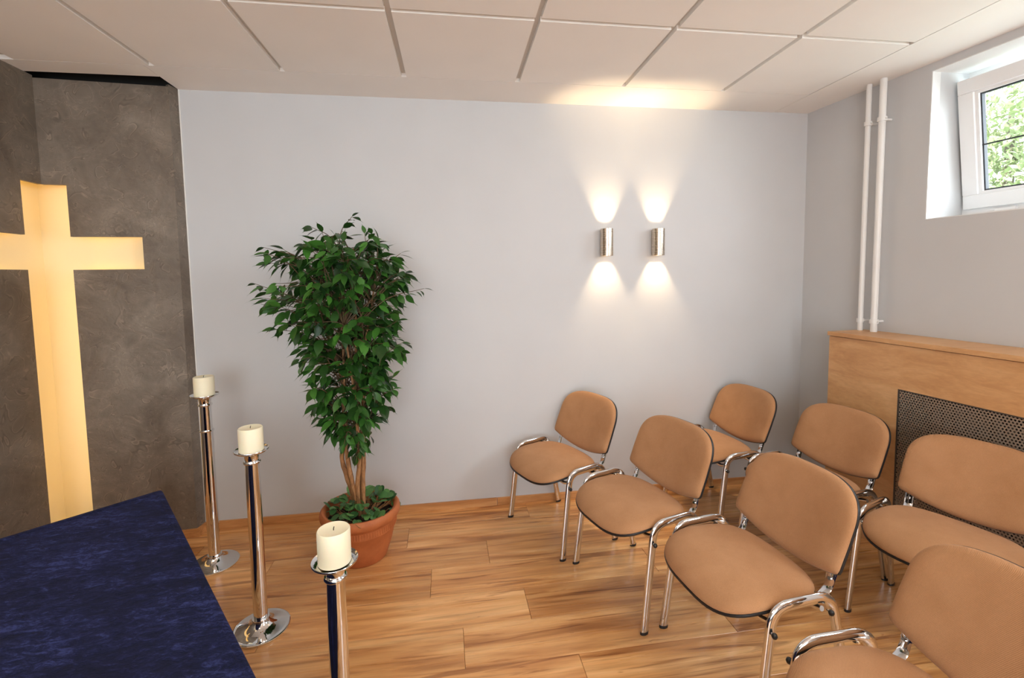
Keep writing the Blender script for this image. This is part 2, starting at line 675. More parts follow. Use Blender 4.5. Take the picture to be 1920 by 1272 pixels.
def wall_right():
    bm = bmesh.new()

    def seg(y0, y1, z0, z1):
        v = [bm.verts.new((rwx(y) + t, y, z)) for y in (y0, y1) for t in (0, TH) for z in (z0, z1)]
        for f in ((0, 1, 3, 2), (4, 6, 7, 5), (0, 4, 5, 1), (2, 3, 7, 6), (0, 2, 6, 4), (1, 5, 7, 3)):
            bm.faces.new([v[i] for i in f])
    seg(YR - 0.2, 0.0, -0.12, WIN[2])
    seg(YR - 0.2, 0.0, WIN[3], H + 0.35)
    seg(YR - 0.2, WIN2[0], WIN[2], WIN[3])
    seg(WIN2[1], WIN[0], WIN[2], WIN[3])
    seg(WIN[1], 0.0, WIN[2], WIN[3])
    return bm


wr = struct(obj('wall_right', wall_right(), 'wallr'))
# rear wall with its wide window opening, and the wall behind the left plaster
bm = bmesh.new()
box(bm, -1.6, -0.65, YR - 0.2, YR, -0.12, H + 0.35)
box(bm, 2.35, rwx(YR) + 0.4, YR - 0.2, YR, -0.12, H + 0.35)
box(bm, -0.65, 2.35, YR - 0.2, YR, -0.12, 0.40)
box(bm, -0.65, 2.35, YR - 0.2, YR, 2.50, H + 0.35)
struct(obj('wall_rear', bm, 'wall'))

# grey plaster walls that meet in the corner, each with its half of the cross cut out
CZ = dict(top=2.048, a1=1.770, a0=1.590, bot=0.17)
HB, AR = 0.112, 0.452
PT = 0.020


def panel(rects, origin, d, nrm, h0=0.0):
    """boards in the plane through origin along d, thickness going back along nrm"""
    bm = bmesh.new()
    for s0, s1, z0, z1 in rects:
        ps = []
        for s in (s0, s1):
            for t in (0, PT):
                for z in (z0, z1):
                    p = origin + d * s + nrm * t
                    ps.append(bm.verts.new((p.x, p.y, z)))
        for f in ((0, 1, 3, 2), (4, 6, 7, 5), (0, 4, 5, 1), (2, 3, 7, 6), (0, 2, 6, 4), (1, 5, 7, 3)):
            bm.faces.new([ps[i] for i in f])
    bmesh.ops.remove_doubles(bm, verts=bm.verts, dist=1e-5)
    return bm


dR = (E1 - C0).normalized()
nR = Vector((-dR.y, dR.x))
LR = (E1 - C0).length
rects = lambda L, hb, top: [(0, L, CZ['top'], top), (hb, L, CZ['a1'], CZ['top']), (AR, L, CZ['a0'], CZ['a1']), (hb, L, CZ['bot'], CZ['a0']), (0, L, 0, CZ['bot'])]
pr_ = panel(rects(LR, HB, H - 0.012), C0, dR, nR)
# return to the white wall
q = [(E1.x, E1.y), (LX, 0.0), (LX - 0.02, 0.0), (E1.x - 0.02, E1.y + 0.015)]
prism(q, 0, H, pr_)
struct(obj('wall_front_left', pr_, 'plaster'))
dL = Vector((0, -1))
nL = Vector((-1, 0))
LLEN = 5.9
HBL = 0.128
struct(obj('wall_left', panel(rects(LLEN, HBL, H), C0, dL, nL), 'plaster'))
# bright edge bead where the plaster meets the white wall
struct(obj('trim_1', prism([(LX - 0.001, -0.004), (LX + 0.005, -0.004), (LX + 0.005, 0.001), (LX - 0.001, 0.001)], 0.05, H), 'caulk'))
# outer shell behind the plaster
bm = bmesh.new()
box(bm, XL - 0.32, XL - 0.13, YR - 0.2, 0.35, -0.12, H + 0.35)
box(bm, XL - 0.32, LX, 0.035, 0.2, -0.12, H + 0.35)
struct(obj('wall_left_shell', bm, 'concrete'))

# the illuminated cross: recess lining and warm LED strips on the back of the plaster boards
cross = empty('light_cross', (C0.x, C0.y, 0))
tag(cross, 'glowing warm yellow cross recessed across the grey plaster corner', 'wall lamp')


def rel(bm, root):
    bmesh.ops.translate(bm, verts=bm.verts, vec=-Vector(root.location))
    return bm


RD = 0.105
bk = bmesh.new()
box(bk, XL - RD - 0.01, XL - RD, -0.66, 0.01, 0.10, 2.13)
a = obj('recess_back', rel(bk, cross), 'cream', cross)
bk = bmesh.new()
box(bk, XL - RD, -0.30, -0.01, 0.0, 0.10, 2.13)
obj('recess_back', rel(bk, cross), 'cream', cross)
bk = bmesh.new()
box(bk, XL - RD, XL - PT, -0.67, -0.66, 0.10, 2.13)
box(bk, -0.30, -0.29, -0.07, 0.0, 0.10, 2.13)
box(bk, XL - RD, XL - PT, -0.66, 0.0, 2.12, 2.13)
box(bk, XL - PT, -0.30, -0.07, 0.0, 2.12, 2.13)
box(bk, XL - RD, XL - PT, -0.66, 0.0, 0.10, 0.11)
box(bk, XL - PT, -0.30, -0.07, 0.0, 0.10, 0.11)
obj('recess_side', rel(bk, cross), 'cream', cross)


def strips(origin, d, nrm, hb, name):
    bm = bmesh.new()

    def strip(s0, s1, z0, z1):
        ps = []
        for s in (s0, s1):
            for t in (PT + 0.001, PT + 0.007):
                for z in (z0, z1):
                    p = origin + d * s + nrm * t
                    ps.append(bm.verts.new((p.x, p.y, z)))
        for f in ((0, 1, 3, 2), (4, 6, 7, 5), (0, 4, 5, 1), (2, 3, 7, 6), (0, 2, 6, 4), (1, 5, 7, 3)):
            bm.faces.new([ps[i] for i in f])
    g, e = 0.012, 0.008
    strip(hb + g, hb + g + e, CZ['a1'] + g, CZ['top'] - 0.02)
    strip(hb + g, hb + g + e, CZ['bot'] + 0.02, CZ['a0'] - g)
    strip(hb + g + 0.02, AR, CZ['a1'] + 0.050, CZ['a1'] + 0.050 + e)
    strip(hb + g + 0.02, AR, CZ['a0'] - 0.050 - e, CZ['a0'] - 0.050)
    strip(0.03, hb - 0.01, CZ['top'] + g, CZ['top'] + g + e)
    return obj(name, rel(bm, cross), 'glow', cross)


tag(strips(C0, dR, nR, HB, 'led_strip'), 'warm white LED strip')
tag(strips(C0, dL, nL, HBL, 'led_strip'), 'warm white LED strip')

# ceiling: grid slab, single tiles, border panels
GX, GY, MD, MDY, GT = 0.4659, -0.313, 0.6254, 0.648, 0.0191
X6 = 3.5436
bm = bmesh.new()
box(bm, LX - 0.01, rwx(YR) + 0.4, YR - 0.2, 0.2, H + 0.022, H + 0.06)
box(bm, -1.6, LX - 0.01, YR - 0.2, -0.185, H + 0.022, H + 0.06)
box(bm, -1.6, rwx(YR) + 0.4, YR - 0.2, 0.35, H + 0.34, H + 0.40)  # unseen roof slab added to keep the sun from leaking in
ce = struct(obj('ceiling', bm, 'slab'))
struct(obj('ceiling_slot_shade', B(-1.6, LX + 0.0, 0.0, 0.03, H + 0.0, H + 0.30), 'dark'))  # black board standing in for shade in the slot above the plaster
gw = 0.026


def gx(i, y):
    return GX + (i - 1) * MD + GT * y


tile_i = list(range(-1, 6))
for r_ in range(0, 9):
    ya, yb = GY - r_ * MDY - (gw / 2 if r_ else 0.002), GY - (r_ + 1) * MDY + gw / 2
    for i in tile_i:
        if yb < YR + 0.03:
            continue
        b_ = bmesh.new()
        xa0, xa1 = gx(i, ya) + gw / 2, gx(i, yb) + gw / 2
        xb0, xb1 = gx(i + 1, ya) - gw / 2, gx(i + 1, yb) - gw / 2
        if i == 5:
            xb0 = xb1 = X6 - 0.004
        prism([(xa0, ya), (xb0, ya), (xb1, yb), (xa1, yb)], H, H + 0.0215, b_)
        cx_, cy_ = (xa0 + xb0) / 2, (ya + yb) / 2
        bmesh.ops.translate(b_, verts=b_.verts, vec=(-cx_, -cy_, 0))
        t_ = obj('ceiling_tile', b_, 'ceil', ce)
        t_.location = (cx_, cy_, 0)
# borders
obj('border_panel', prism([(LX, 0.0), (LX, GY + 0.002), (X6, GY + 0.002), (X6, 0.0)], H, H + 0.0215), 'ceil', ce)
obj('border_panel', prism([(X6 + 0.003, 0.0), (X6 + 0.003, YR), (rwx(YR), YR), (rwx(0), 0.0)], H, H + 0.0215), 'ceil', ce)
obj('border_panel', prism([(XL, -0.175), (XL, GY + 0.002), (LX - 0.002, GY + 0.002), (LX - 0.002, -0.175)], H, H + 0.0215), 'ceil', ce)

# skirting boards
bbk = struct(empty('baseboard_back', (0, 0, 0)))
for x0, x1 in ((LX + 0.012, 1.585), (1.587, rwx(0) - 0.02)):
    o = obj('board', B(0, x1 - x0, -0.012, 0, 0, 0.050), 'skirt', bbk, bevel=0.002)
    o.location = (x0, 0, 0)
bbl = struct(empty('baseboard_left', (0, 0, 0)))
pA = C0 + dR * 0.002 - nR * 0.012
pB = E1 - nR * 0.012 + dR * 0.012
obj('board', prism([(C0.x, C0.y), (pA.x, pA.y), (pB.x, pB.y), (E1.x, E1.y)], 0, 0.05), 'skirt', bbl)
obj('board', prism([(E1.x, E1.y), (pB.x, pB.y), (LX + 0.012, -0.001), (LX, -0.001)], 0, 0.05), 'skirt', bbl)
obj('board', B(XL, XL + 0.012, YR, C0.y - 0.013, 0, 0.05), 'skirt', bbl)

# ------------------------------------------------------------------ window
nrmw = Vector((-1, -0.0739, 0)).normalized()       # into the room
alw = Vector((0.0739, -1, 0)).normalized()         # along the wall, towards the camera


def window(name, W, sash_tilt, label=None):
    y0, y1, z0, z1 = W[1], W[0], W[2], W[3]
    width = (y0 - y1) * math.sqrt(1 + 0.0739 ** 2)
    root = struct(empty(name, (rwx(y0), y0, z0)))
    # local axes: u along wall, n out of the room, z up
    root.rotation_euler = (0, 0, math.atan2(alw.y, alw.x))
    # local x = along wall (towards camera), local y = left of it = outwards
    hh = z1 - z0
    # reveal lining
    D0, D1 = 0.232, 0.30
    bm = bmesh.new()
    box(bm, 0, 0.004, 0.0005, D1, 0, hh)
    box(bm, width - 0.004, width, 0.0005, D1, 0, hh)
    box(bm, 0, width, 0.0005, D1, hh - 0.004, hh)
    box(bm, 0, width, 0.0005, D1, 0, 0.004)
    obj('reveal', bm, 'reveal', root)

    def ring(x0, x1, zz0, zz1, t, d0, d1):
        bm = bmesh.new()
        box(bm, x0, x1, d0, d1, zz0, zz0 + t)
        box(bm, x0, x1, d0, d1, zz1 - t, zz1)
        box(bm, x0, x0 + t, d0, d1, zz0 + t, zz1 - t)
        box(bm, x1 - t, x1, d0, d1, zz0 + t, zz1 - t)
        return bm
    obj('window_frame', ring(0.004, width - 0.004, 0.004, hh - 0.004, 0.05, D0, D1), 'pvc', root)
    piv = empty('sash', (0, D0 - 0.002, 0.052))
    piv.parent = root
    piv.rotation_euler = (sash_tilt, 0, 0)
    s0, s1, sh = 0.030, width - 0.030, hh - 0.106
    sf = ring(s0, s1, 0, sh, 0.072, -0.014, 0.045)
    bmesh.ops.bevel(sf, geom=list(sf.edges), offset=0.003, segments=1, affect='EDGES')
    obj('sash_frame', sf, 'pvc', piv)
    obj('glazing_bead', ring(s0 + 0.072, s1 - 0.072, 0.072, sh - 0.072, 0.016, -0.004, 0.030), 'pvc', piv)
    obj('gasket', ring(s0 + 0.086, s1 - 0.086, 0.086, sh - 0.086, 0.009, 0.008, 0.030), 'gasket', piv)
    obj('pane', B(s0 + 0.09, s1 - 0.09, 0.016, 0.020, 0.09, sh - 0.09), 'glass', piv)
    obj('glazing_bar', B(s0 + 0.088, s1 - 0.088, 0.006, 0.014, sh * 0.475, sh * 0.475 + 0.007), 'gasket', piv)
    return root


w1 = window('window_1', WIN, R(7.6))
lt = bmesh.new()
box(lt, 0.17, 0.26, 0.214, 0.2325, 0.026, 0.038)
box(lt, 0.155, 0.175, 0.210, 0.2325, 0.030, 0.040)
obj('window_latch', lt, 'pvc', w1, bevel=0.001)
window('window_2', WIN2, 0.0)
rw3 = struct(empty('window_3', (0.85, YR, 0.40)))
bm = bmesh.new()
for x in (-1.5, -0.53, 0.47, 1.44):
    box(bm, x, x + 0.06, -0.1, -0.02, 0, 2.1)
box(bm, -1.5, 1.5, -0.1, -0.02, 0, 0.06)
box(bm, -1.5, 1.5, -0.1, -0.02, 2.04, 2.1)
obj('window_frame', bm, 'pvc', rw3)

# ------------------------------------------------------------------ fill lights added on the unseen ceiling above the camera
for i, (lx, ly, lab) in enumerate(((-0.4830, -2.581, 'square ceiling fill light added unseen above the viewer, nearest the plaster wall'), (0.1420, -2.581, 'square ceiling fill light added unseen above the viewer, middle one of three'), (2.6420, -2.581, 'square ceiling fill light added unseen above the viewer, nearest the windows'))):
    t = empty('ceiling_fill_light', (lx, ly, H - 0.012))
    tag(t, lab, 'fill light', 'added ceiling fill lights')
    bm = bmesh.new()
    for x0, x1, y0, y1 in ((-.30, .30, -.30, -.27), (-.30, .30, .27, .30), (-.30, -.27, -.27, .27), (.27, .30, -.27, .27)):
        box(bm, x0, x1, y0, y1, -0.012, 0.012)
    obj('frame', bm, 'pvc', t)
    obj('diffuser', B(-.27, .27, -.27, .27, -0.004, 0.010), 'panel', t)

# ------------------------------------------------------------------ radiator cover on the right wall
CO = 0.2657
ry0, ry1, rz = -0.497, -2.75, 1.158
rc = empty('radiator_cover', (rwx(ry0) - CO, ry0, 0), math.atan2(alw.y, alw.x))
tag(rc, 'light oak veneer radiator cover with dark perforated grille below the window', 'radiator cover')
# local: x along the wall (towards camera), y outwards (to the wall), z up
LRC = (ry0 - ry1) / abs(alw.y)
GX0, GX1, GZ0, GZ1 = 0.415, 2.05, 0.12, 0.902


def part(name, b, mat, root, **kw):
    return obj(name, b, mat, root, **kw)


part('top_board', B(-0.006, LRC, -0.010, CO - 0.002, rz - 0.024, rz), 'cover', rc, bevel=0.0015)
bm = bmesh.new()
zt_ = rz - 0.0275
box(bm, 0, GX0, 0, 0.018, 0, zt_)
box(bm, GX1, LRC, 0, 0.018, 0, zt_)
box(bm, GX0, GX1, 0, 0.018, GZ1, zt_)
box(bm, GX0, GX1, 0, 0.018, 0, GZ0)
bmesh.ops.remove_doubles(bm, verts=bm.verts, dist=1e-5)
part('front_panel', bm, 'cover', rc)
part('end_panel', B(0, 0.018, 0.018, CO - 0.002, 0, zt_), 'cover', rc)
part('end_panel', B(LRC - 0.018, LRC, 0.018, CO - 0.002, 0, zt_), 'cover', rc)
g = part('grille', B(GX0 + 0.006, GX1 - 0.006, 0.004, 0.006, GZ0 + 0.006, GZ1 - 0.006), 'grille', rc)
# grille pattern runs in its own Y/Z, so turn its mesh axes
for v in g.data.vertices:
    v.co = Vector((v.co.y, v.co.x, v.co.z))
g.data.flip_normals()
g.matrix_local = Matrix(((0, 1, 0, 0), (1, 0, 0, 0), (0, 0, 1, 0), (0, 0, 0, 1)))
bm = bmesh.new()
for a_ in ((GX0, GX1, 0.0, 0.012, GZ1 - 0.006, GZ1), (GX0, GX1, 0.0, 0.012, GZ0, GZ0 + 0.006), (GX0, GX0 + 0.006, 0.0, 0.012, GZ0 + 0.006, GZ1 - 0.006), (GX1 - 0.006, GX1, 0.0, 0.012, GZ0 + 0.006, GZ1 - 0.006)):
    box(bm, *a_)
part('grille_frame', bm, plain('grille_edge', srgb(92, 84, 78), 0.5, 0.6), rc)
# the radiator itself inside, dark behind the grille
rad = empty('radiator', rc.location, rc.rotation_euler.z)
tag(rad, 'ribbed radiator hidden in the dark behind the perforated grille', 'radiator')
bm = bmesh.new()
xx = GX0 + 0.05
while xx < GX1 - 0.08:
    box(bm, xx, xx + 0.035, 0.10, 0.20, 0.18, 0.85)
    xx += 0.05
obj('radiator_fins', bm, plain('old_radiator_paint', srgb(96, 86, 76), 0.6), rad)
rad.location = rc.location

# ------------------------------------------------------------------ heating pipes
for yy, zbot, rr_, lab in ((-0.500, rz, 0.0140, 'slimmer white heating pipe, nearer the room corner'), (-0.585, rz, 0.0175, 'thicker white heating pipe, nearer the window')):
    p = empty('heating_pipe', (rwx(yy) - 0.062, yy, zbot))
    tag(p, lab, 'pipe', 'pair of heating pipes')
    obj('pipe', lathe([(0, 0.0005), (rr_, 0.0005), (rr_, H - zbot - 0.001), (0, H - zbot - 0.001)], 20), 'pipe', p, smooth=True, auto=40)
    for zc in (0.062, 1.228):
        cl = obj('clamp', lathe([(rr_ * 0.95, zc - 0.012), (rr_ + 0.006, zc - 0.012), (rr_ + 0.006, zc + 0.012), (rr_ * 0.95, zc + 0.012)], 20), 'pipe', p, smooth=True, auto=40)
        bmx = tube([(rr_, 0, zc), (0.0605, 0, zc)], 0.006, 8)
        obj('clamp_stem', bmx, 'pipe', cl)
        bmx = tube([(0.0, -rr_ - 0.002, zc), (0.0, -rr_ - 0.012, zc)], 0.004, 8, ref=Vector((1, 0, 0)))
        obj('clamp_screw', bmx, 'pipe', cl)

# ------------------------------------------------------------------ wall lamps
def wall_lamp(loc, rz_, lab):
    s = empty('wall_lamp', loc, rz_)
    tag(s, lab, 'wall lamp', 'brushed steel wall lamps')
    hs, rs_, cy = 0.0875, 0.041, -0.045
    outer = [(rs_ - 0.002, -hs), (rs_, -hs), (rs_, hs), (rs_ - 0.002, hs), (rs_ - 0.002, -hs)]
    obj('tube', lathe(outer, 40, c=(0, cy)), 'brushed', s, smooth=True, auto=40)
    obj('inner_tube', lathe([(rs_ - 0.0025, -hs + 0.002), (rs_ - 0.0025, hs - 0.002)], 32, c=(0, cy)), plain('lamp_inner', (0.80, 0.76, 0.70, 1), 0.5, 0.0), s, smooth=True)
    obj('mounting_plate', B(-0.030, 0.030, -0.022, -0.0005, -hs + 0.004, hs - 0.004), 'brushed', s, bevel=0.002)
    obj('lamp_holder', lathe([(0, -0.004), (0.038, -0.004), (0.038, 0.004), (0, 0.004)], 24, c=(0, cy)), 'black', s)
    for sg in (1, -1):
        obj('bulb', lathe([(0, sg * 0.0045), (0.014, sg * 0.0045), (0.015, sg * 0.008), (0, sg * 0.008)], 20, c=(0, cy)), 'lamp', s)
        l = bpy.data.lights.new('lamp_beam', 'SPOT')
        l.energy = 30 if sg > 0 else 24
        l.color = (1.0, 0.74, 0.45)
        l.spot_size = R(62 if sg > 0 else 76)
        l.spot_blend = 1.0
        l.shadow_soft_size = 0.009
        lo = bpy.data.objects.new('lamp_beam', l)
        COL.objects.link(lo)
        lo.parent = s
        lo.location = (0, cy, sg * (0.011 if sg > 0 else 0.020))
        lo.rotation_euler = (PI if sg > 0 else 0, 0, 0)


wall_lamp((2.333, 0, 1.73), 0, 'brushed steel up and down wall lamp on the back wall, left of the pair')
wall_lamp((2.690, 0, 1.73), 0, 'brushed steel up and down wall lamp on the back wall, right of the pair')
wall_lamp((XL, -1.66, 1.73), PI / 2, 'added brushed steel fill lamp on the plaster wall, nearer the cross, out of view')  # this lamp and the next are unseen, added for warm fill
wall_lamp((XL, -2.02, 1.73), PI / 2, 'added brushed steel fill lamp on the plaster wall, farther from the cross, out of view')

# ------------------------------------------------------------------ table with the velvet cloth
TZ = 0.76
tA = Vector((0.2247, -1.1607))
dF = Vector((0.968 - 0.456, -2.259 + 1.551)).normalized()     # edge towards the viewer
dW = Vector((0.174 - 0.398, -1.722 + 1.513)).normalized()     # edge towards the left
LF, LW = 1.62, 1.05


def tp(a, b):
    p = tA + dF * a + dW * b
    return p.x, p.y


tb = empty('altar_table', (*tp(LF / 2, LW / 2), 0))
tag(tb, 'wooden table standing under the dark blue velvet cloth', 'table')
quad = lambda m: [tp(m, m), tp(LF - m, m), tp(LF - m, LW - m), tp(m, LW - m)]
obj('table_top', rel(prism(quad(0.012), TZ - 0.035, TZ - 0.007), tb), 'tablewood', tb)
for a_, b_ in ((0.06, 0.06), (LF - 0.1, 0.06), (LF - 0.1, LW - 0.1), (0.06, LW - 0.1)):
    obj('leg', rel(prism([tp(a_, b_), tp(a_ + 0.05, b_), tp(a_ + 0.05, b_ + 0.05), tp(a_, b_ + 0.05)], 0, TZ - 0.035), tb), 'tablewood', tb)


def cloth_mesh():
    bm = bmesh.new()
    rnd = random.Random(3)
    # rounded outline
    base = []
    rc_ = 0.014
    cs = [(rc_, rc_, PI), (LF - rc_, rc_, 1.5 * PI), (LF - rc_, LW - rc_, 0), (rc_, LW - rc_, 0.5 * PI)]
    for i, (a, b, an) in enumerate(cs):
        for k in range(6):
            t = an + k / 5 * PI / 2
            base.append((a + rc_ * math.cos(t), b + rc_ * math.sin(t)))
        na, nb, nan = cs[(i + 1) % 4]
        e0 = (a + rc_ * math.cos(an + PI / 2), b + rc_ * math.sin(an + PI / 2))
        e1 = (na + rc_ * math.cos(nan), nb + rc_ * math.sin(nan))
        for k in range(1, 28):
            t = k / 28
            base.append((e0[0] + (e1[0] - e0[0]) * t, e0[1] + (e1[1] - e0[1]) * t))
    n = len(base)
    ca, cb = LF / 2, LW / 2
    rings = []
    for sc_, z in ((0.25, 0), (0.5, 0), (0.75, 0), (0.93, 0), (0.955, 0), (0.963, 0.0022), (0.971, 0), (0.985, 0), (0.994, -0.002), (1.0, -0.008)):
        rings.append([bm.verts.new((*tp(ca + (a - ca) * sc_, cb + (b - cb) * sc_), TZ + z)) for a, b in base])
    for zz in (TZ - 0.05, TZ - 0.3, TZ - 0.6, 0.012):
        drop = (TZ - zz) / TZ
        rr = []
        for i, (a, b) in enumerate(base):
            wv = 0.012 * drop * (1 + math.sin(i * 0.9) + 0.5 * math.sin(i * 2.3 + 1))
            l = math.hypot(a - ca, b - cb)
            rr.append(bm.verts.new((*tp(a + (a - ca) / l * wv, b + (b - cb) / l * wv), zz)))
        rings.append(rr)
    for r0, r1 in zip(rings, rings[1:]):
        for i in range(n):
            bm.faces.new((r0[i], r0[(i + 1) % n], r1[(i + 1) % n], r1[i]))
    bm.faces.new(rings[0])
    return bm


cl = obj('tablecloth', cloth_mesh(), 'velvet', smooth=True, auto=50)
tag(cl, 'dark blue crushed velvet cloth draped over the altar table', 'tablecloth')
sol = cl.modifiers.new('thickness', 'SOLIDIFY')
sol.thickness = 0.004
sol.offset = -1

# ------------------------------------------------------------------ candle stands and candles
stands = [
    ((0.018, -0.386), 0.922, 'tallest polished silver candle stand, beside the grey plaster wall', 'ivory pillar candle on the tallest stand, by the plaster wall', True),
    ((0.446, -0.925), 0.800, 'middle polished silver candle stand, between the other two', 'ivory pillar candle on the middle stand', False),
    ((0.928, -1.596), 0.680, 'shortest and nearest polished silver candle stand, in front of the flower pot', 'nearest ivory pillar candle, seen in front of the flower pot', False)]
for (x, y), zp, lab, clab, ringed in stands:
    st = empty('candle_stand', (x, y, 0))
    tag(st, lab, 'candle stand', 'silver candle stands')
    obj('base', lathe([(0, 0.0), (0.112, 0.0), (0.115, 0.004), (0.115, 0.010), (0.110, 0.013), (0.106, 0.012), (0.100, 0.013), (0.075, 0.018), (0.052, 0.027), (0.038, 0.038), (0.032, 0.050), (0, 0.050)], 56), 'silver', st, smooth=True, auto=50)
    obj('pole', lathe([(0, 0.048), (0.0275, 0.048), (0.0285, 0.2), (0.0285, zp - 0.2), (0.0265, zp - 0.05), (0, zp - 0.05)], 40), 'silver', st, smooth=True, auto=50)
    obj('base_collar', lathe([(0.027, 0.046), (0.034, 0.046), (0.035, 0.051), (0.034, 0.056), (0.027, 0.056)], 40), 'silver', st, smooth=True, auto=50)
    if ringed:
        zr = 0.735
        obj('ring', lathe([(0.027, zr - 0.004), (0.033, zr - 0.004), (0.035, zr), (0.033, zr + 0.004), (0.027, zr + 0.004)], 40), 'silver', st, smooth=True, auto=50)
    zc = zp - 0.048
    obj('neck_ring', lathe([(0.026, zc - 0.007), (0.031, zc - 0.007), (0.034, zc - 0.003), (0.034, zc + 0.001), (0.031, zc + 0.005), (0.026, zc + 0.005)], 40), 'silver', st, smooth=True, auto=50)
    obj('neck', lathe([(0, zc), (0.026, zc), (0.027, zc + 0.010), (0.030, zc + 0.028), (0.038, zc + 0.040), (0, zc + 0.040)], 40), 'silver', st, smooth=True, auto=50)
    obj('drip_plate', lathe([(0, zp - 0.010), (0.040, zp - 0.010), (0.058, zp - 0.006), (0.066, zp + 0.000), (0.0675, zp + 0.004), (0.066, zp + 0.006), (0.063, zp + 0.004), (0.055, zp - 0.001), (0, zp - 0.001)], 48), 'silver', st, smooth=True, auto=60)
    ca = empty('candle', (x, y, zp))
    tag(ca, clab, 'candle', 'ivory pillar candles')
    rc_ = 0.0475
    obj('wax_body', lathe([(0, 0.0), (rc_, 0.0), (rc_, 0.096), (rc_ - 0.003, 0.1), (rc_ - 0.006, 0.099), (0.02, 0.096), (0, 0.095)], 48), 'wax', ca, smooth=True, auto=60)
    obj('wick', tube([(0, 0, 0.094), (0.0005, 0, 0.101), (0.002, 0.001, 0.106)], 0.0013, 6), 'wick', ca)

# ------------------------------------------------------------------ chairs
def ring_surface(bm, outline, levels, fn):
    """outline: list of 2D points about a centre; levels: (scale, height, inset) rings from the centre out; fn maps (x, y, h) to 3D"""
    cx = sum(p[0] for p in outline) / len(outline)
    cy = sum(p[1] for p in outline) / len(outline)
    n = len(outline)
    rings = []
    for s, h in levels:
        if s == 0:
            rings.append([bm.verts.new(fn(cx, cy, h))])
        else:
            rings.append([bm.verts.new(fn(cx + (x - cx) * s, cy + (y - cy) * s, h)) for x, y in outline])
    for a, b in zip(rings, rings[1:]):
        for i in range(n):
            j = (i + 1) % n
            if len(a) == 1:
                bm.faces.new((a[0], b[i], b[j]))
            elif len(b) == 1:
                bm.faces.new((a[i], b[0], a[j]))
            else:
                bm.faces.new((a[i], b[i], b[j], a[j]))
    return bm


def superell(hw, hd, cy, e, n=56):
    out = []
    for i in range(n):
        t = 2 * PI * i / n
        c, s = math.cos(t), math.sin(t)
        x = hw * math.copysign(abs(c) ** (2 / e), c)
        y = hd * math.copysign(abs(s) ** (2 / e), s)
        # narrower towards the rear corners, rounder front
        out.append((x * (1 - 0.03 * max(0, -y / hd)), cy + y))
    return out


def resample(poly, n):
    P = [Vector((a, b)) for a, b in poly]
    L = [0]
    for i in range(len(P)):
        L.append(L[-1] + (P[(i + 1) % len(P)] - P[i]).length)
    out = []
    i = 0
    for k in range(n):
        d = L[-1] * k / n
        while L[i + 1] < d:
            i += 1
        t = (d - L[i]) / max(1e-9, L[i + 1] - L[i])
        p = P[i].lerp(P[(i + 1) % len(P)], t)
        out.append((p.x, p.y))
    return out


def smooth_poly(poly, it=2):
    n = len(poly)
    for _ in range(it):
        poly = [((poly[i - 1][0] + 2 * poly[i][0] + poly[(i + 1) % n][0]) / 4, (poly[i - 1][1] + 2 * poly[i][1] + poly[(i + 1) % n][1]) / 4) for i in range(n)]
    return poly


def back_outline(w, h, sag=0.042):
    pts = []
    for k in range(21):
        x = -w + 2 * w * k / 20
        pts.append((x, -sag * (1 - (x / w) ** 2)))
    pts.append((w * 1.004, h * 0.30))
    e = 2.9
    z0 = h * 0.44
    for k in range(0, 33):
        t = PI * k / 32
        c, s = math.cos(t), math.sin(t)
        pts.append((w * 0.998 * math.copysign(abs(c) ** (2 / e), c), z0 + (h - z0) * abs(s) ** (2 / e)))
    pts.append((-w * 1.004, h * 0.30))
    return smooth_poly(resample(pts, 112), 1)


# chair local axes: x to the sitter's left / image right, y forwards, z up
def seat_map(x, y, h):
    z = 0.446 + h
    d = max(0.0, y - 0.06)
    z -= 1.55 * d * d
    r = max(0.0, -0.05 - y)
    z -= 0.55 * r * r * 2
    z -= 0.12 * x * x * (1.0 if h > 0.01 else 0.6)
    return (x, y, z)


BYB, BYT, BZB, BZT = -0.191, -0.309, 0.500, 0.781
bl_ = math.hypot(BYT - BYB, BZT - BZB)
bd = Vector((0, (BYT - BYB) / bl_, (BZT - BZB) / bl_))
bn = Vector((0, bd.z, -bd.y))       # out of the front of the backrest


def back_map(x, v, h):
    p = Vector((x, BYB, BZB)) + bd * v + bn * (h + 0.55 * x * x - 0.012)
    return p


